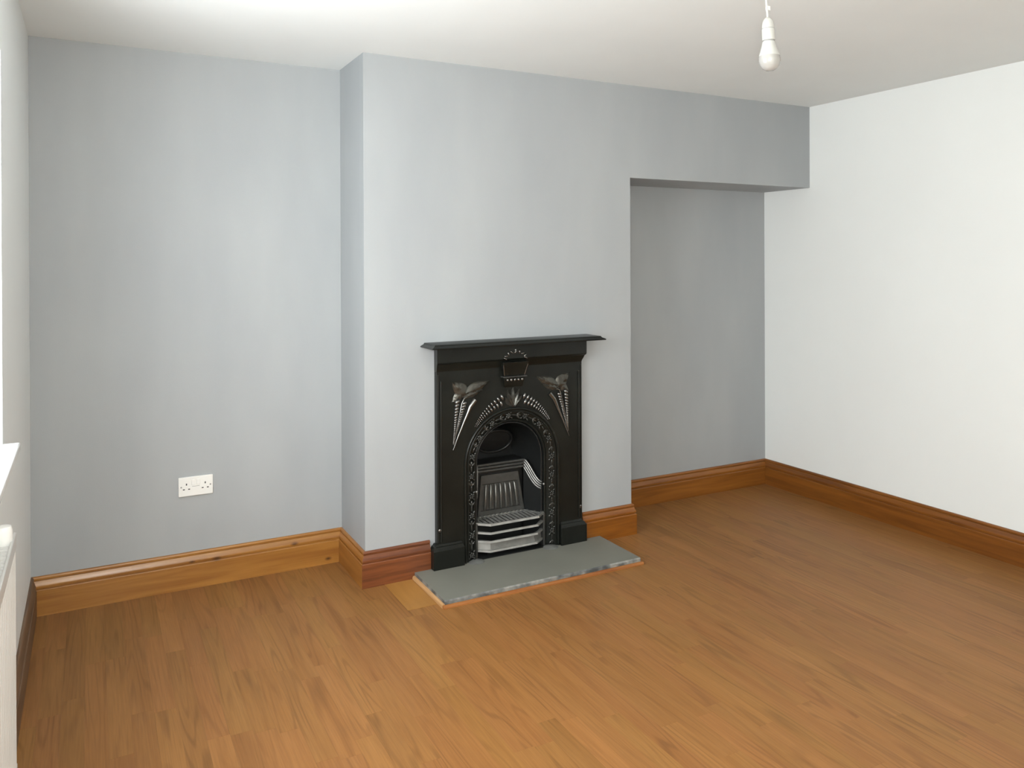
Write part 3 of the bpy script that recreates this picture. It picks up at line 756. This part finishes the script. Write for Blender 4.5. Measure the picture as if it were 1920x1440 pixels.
# ------------------------------------------------------------------ pendant lamp
BX, BY, BZ = 1.957, -2.158, 2.036                         # centre of the bulb's globe
pe = empty('pendant_light', (BX, BY, H), 'white bare-bulb pendant hanging from the ceiling', 'lamp')
tilt = Vector((-0.010, 0.0, 0.0))
def pz(z): return BX-0.006*(z-BZ)/0.12*1.0
def pl_(prof, name, mat, n=28):
    return MB().lathe((0, 0, 0), prof, n)
def put(mb, name, mat, sm=50):
    mb.v = [(x+BX-0.055*(z-BZ), y+BY, z) for x, y, z in mb.v]; return mb.build(name, mat, pe, smooth=sm)
put(MB().lathe((0, 0, 0), [(0.003, BZ-0.0300), (0.012, BZ-0.0285), (0.020, BZ-0.0235), (0.0265, BZ-0.0145), (0.0298, BZ-0.003), (0.0300, BZ+0.004), (0.0290, BZ+0.012)], 32), 'bulb_globe', MDIFF, 60)
put(MB().lathe((0, 0, 0), [(0.0288, BZ+0.012), (0.0282, BZ+0.016), (0.0245, BZ+0.027), (0.0205, BZ+0.040), (0.0185, BZ+0.050), (0.0175, BZ+0.053)], 32), 'bulb_body', MLAMP, 60)
put(MB().lathe((0, 0, 0), [(0.0155, BZ+0.053), (0.0155, BZ+0.057)], 24), 'bulb_cap', MGAP, 60)
put(MB().lathe((0, 0, 0), [(0.0172, BZ+0.057), (0.0180, BZ+0.058), (0.0180, BZ+0.088), (0.0172, BZ+0.0895)], 28), 'holder_skirt', MLAMP, 40)
put(MB().lathe((0, 0, 0), [(0.0164, BZ+0.0895), (0.0164, BZ+0.0915)], 24), 'holder_gap', MGAP, 60)
put(MB().lathe((0, 0, 0), [(0.0170, BZ+0.0915), (0.0170, BZ+0.098), (0.0155, BZ+0.108), (0.0120, BZ+0.116), (0.0075, BZ+0.121), (0.0045, BZ+0.1225)], 28), 'holder_cap', MLAMP, 50)
cx_ = BX-0.055*0.12
MB().tube([(cx_, BY, BZ+0.120), (cx_-0.004, BY, BZ+0.16), (cx_-0.010, BY, BZ+0.22), (cx_-0.016, BY, H-0.012)], 0.0034, 8).build('cord', MLAMP, pe, smooth=60)
ctag = MB().box(cx_-0.006, cx_+0.008, BY-0.003, BY+0.003, BZ+0.143, BZ+0.156).build('cord_clip', MPLAST, pe, bevel=0.0012)
MB().lathe((cx_-0.016, BY, 0), [(0.050, H), (0.050, H-0.006), (0.042, H-0.018), (0.012, H-0.026), (0.005, H-0.030)], 32).build('ceiling_rose', MPLAST, pe, smooth=40)

# ------------------------------------------------------------------ radiator under the window
RY1, RY0, RXF, RZ0, RZ1 = -1.425, -2.45, 0.050, 0.148, 0.772
ra = empty('radiator', (0.03, (RY0+RY1)/2, 0), 'white ribbed panel radiator under the window sill', 'radiator')
pa = MB(); nr = 32; ptsr = []
for i in range(nr*4+1):
    y = RY1-0.012-(RY1-RY0-0.024)*i/(nr*4); ph = i % 4
    ptsr.append((RXF-(0.007 if ph in (2, 3) else 0.0), y))
bo = [(x, y, RZ0+0.02) for x, y in ptsr]; to = [(x, y, RZ1-0.045) for x, y in ptsr]
pa.loft([bo, to], cap=False, closed=False)
pa.build('ribbed_front', MRAD, ra, smooth=0)
rpb = MB().box(0.018, RXF-0.004, RY0+0.004, RY1-0.004, RZ0, RZ1-0.02).build('panel_body', MRAD, ra, bevel=0.004)
MB().box(RXF-0.006, RXF+0.001, RY0, RY1, RZ1-0.046, RZ1-0.006).build('top_rail', MRAD, ra, bevel=0.002)
MB().box(0.012, 0.019, RY0, RY1, RZ1-0.04, RZ1).build('rear_rail', MRAD, ra, bevel=0.002)
MB().box(RXF-0.006, RXF+0.001, RY0, RY1, RZ0-0.004, RZ0+0.022).build('bottom_rail', MRAD, ra, bevel=0.002)
MB().box(0.014, RXF-0.002, RY1-0.003, RY1, RZ0, RZ1-0.006).build('end_panel', MRAD, ra, bevel=0.001)
for i in range(40):
    y = RY1-0.02-(RY1-RY0-0.04)*i/39
    MB().box(0.019, RXF-0.006, y-0.004, y+0.004, RZ1-0.020, RZ1-0.012).build('grille_slat', MRAD, rpb, smooth=0)
for y in (RY1-0.18, RY0+0.18):
    MB().box(0.0, 0.014, y-0.02, y+0.02, 0.25, 0.70).build('wall_bracket', MRAD, ra, bevel=0.001)
MB().lathe((0.027, RY1-0.065, 0.803), [(0.016, -0.075), (0.021, -0.060), (0.021, -0.010), (0.018, 0.0), (0.010, 0.003)], 20).build('valve_head', MPLAST, ra, smooth=40)
MB().tube([(0.03, RY1-0.10, 0.0), (0.03, RY1-0.10, RZ0+0.01)], 0.0075, 10).build('supply_pipe', MPLAST, ra, smooth=60)
MB().tube([(0.03, RY0+0.10, 0.0), (0.03, RY0+0.10, RZ0+0.01)], 0.0075, 10).build('supply_pipe', MPLAST, ra, smooth=60)
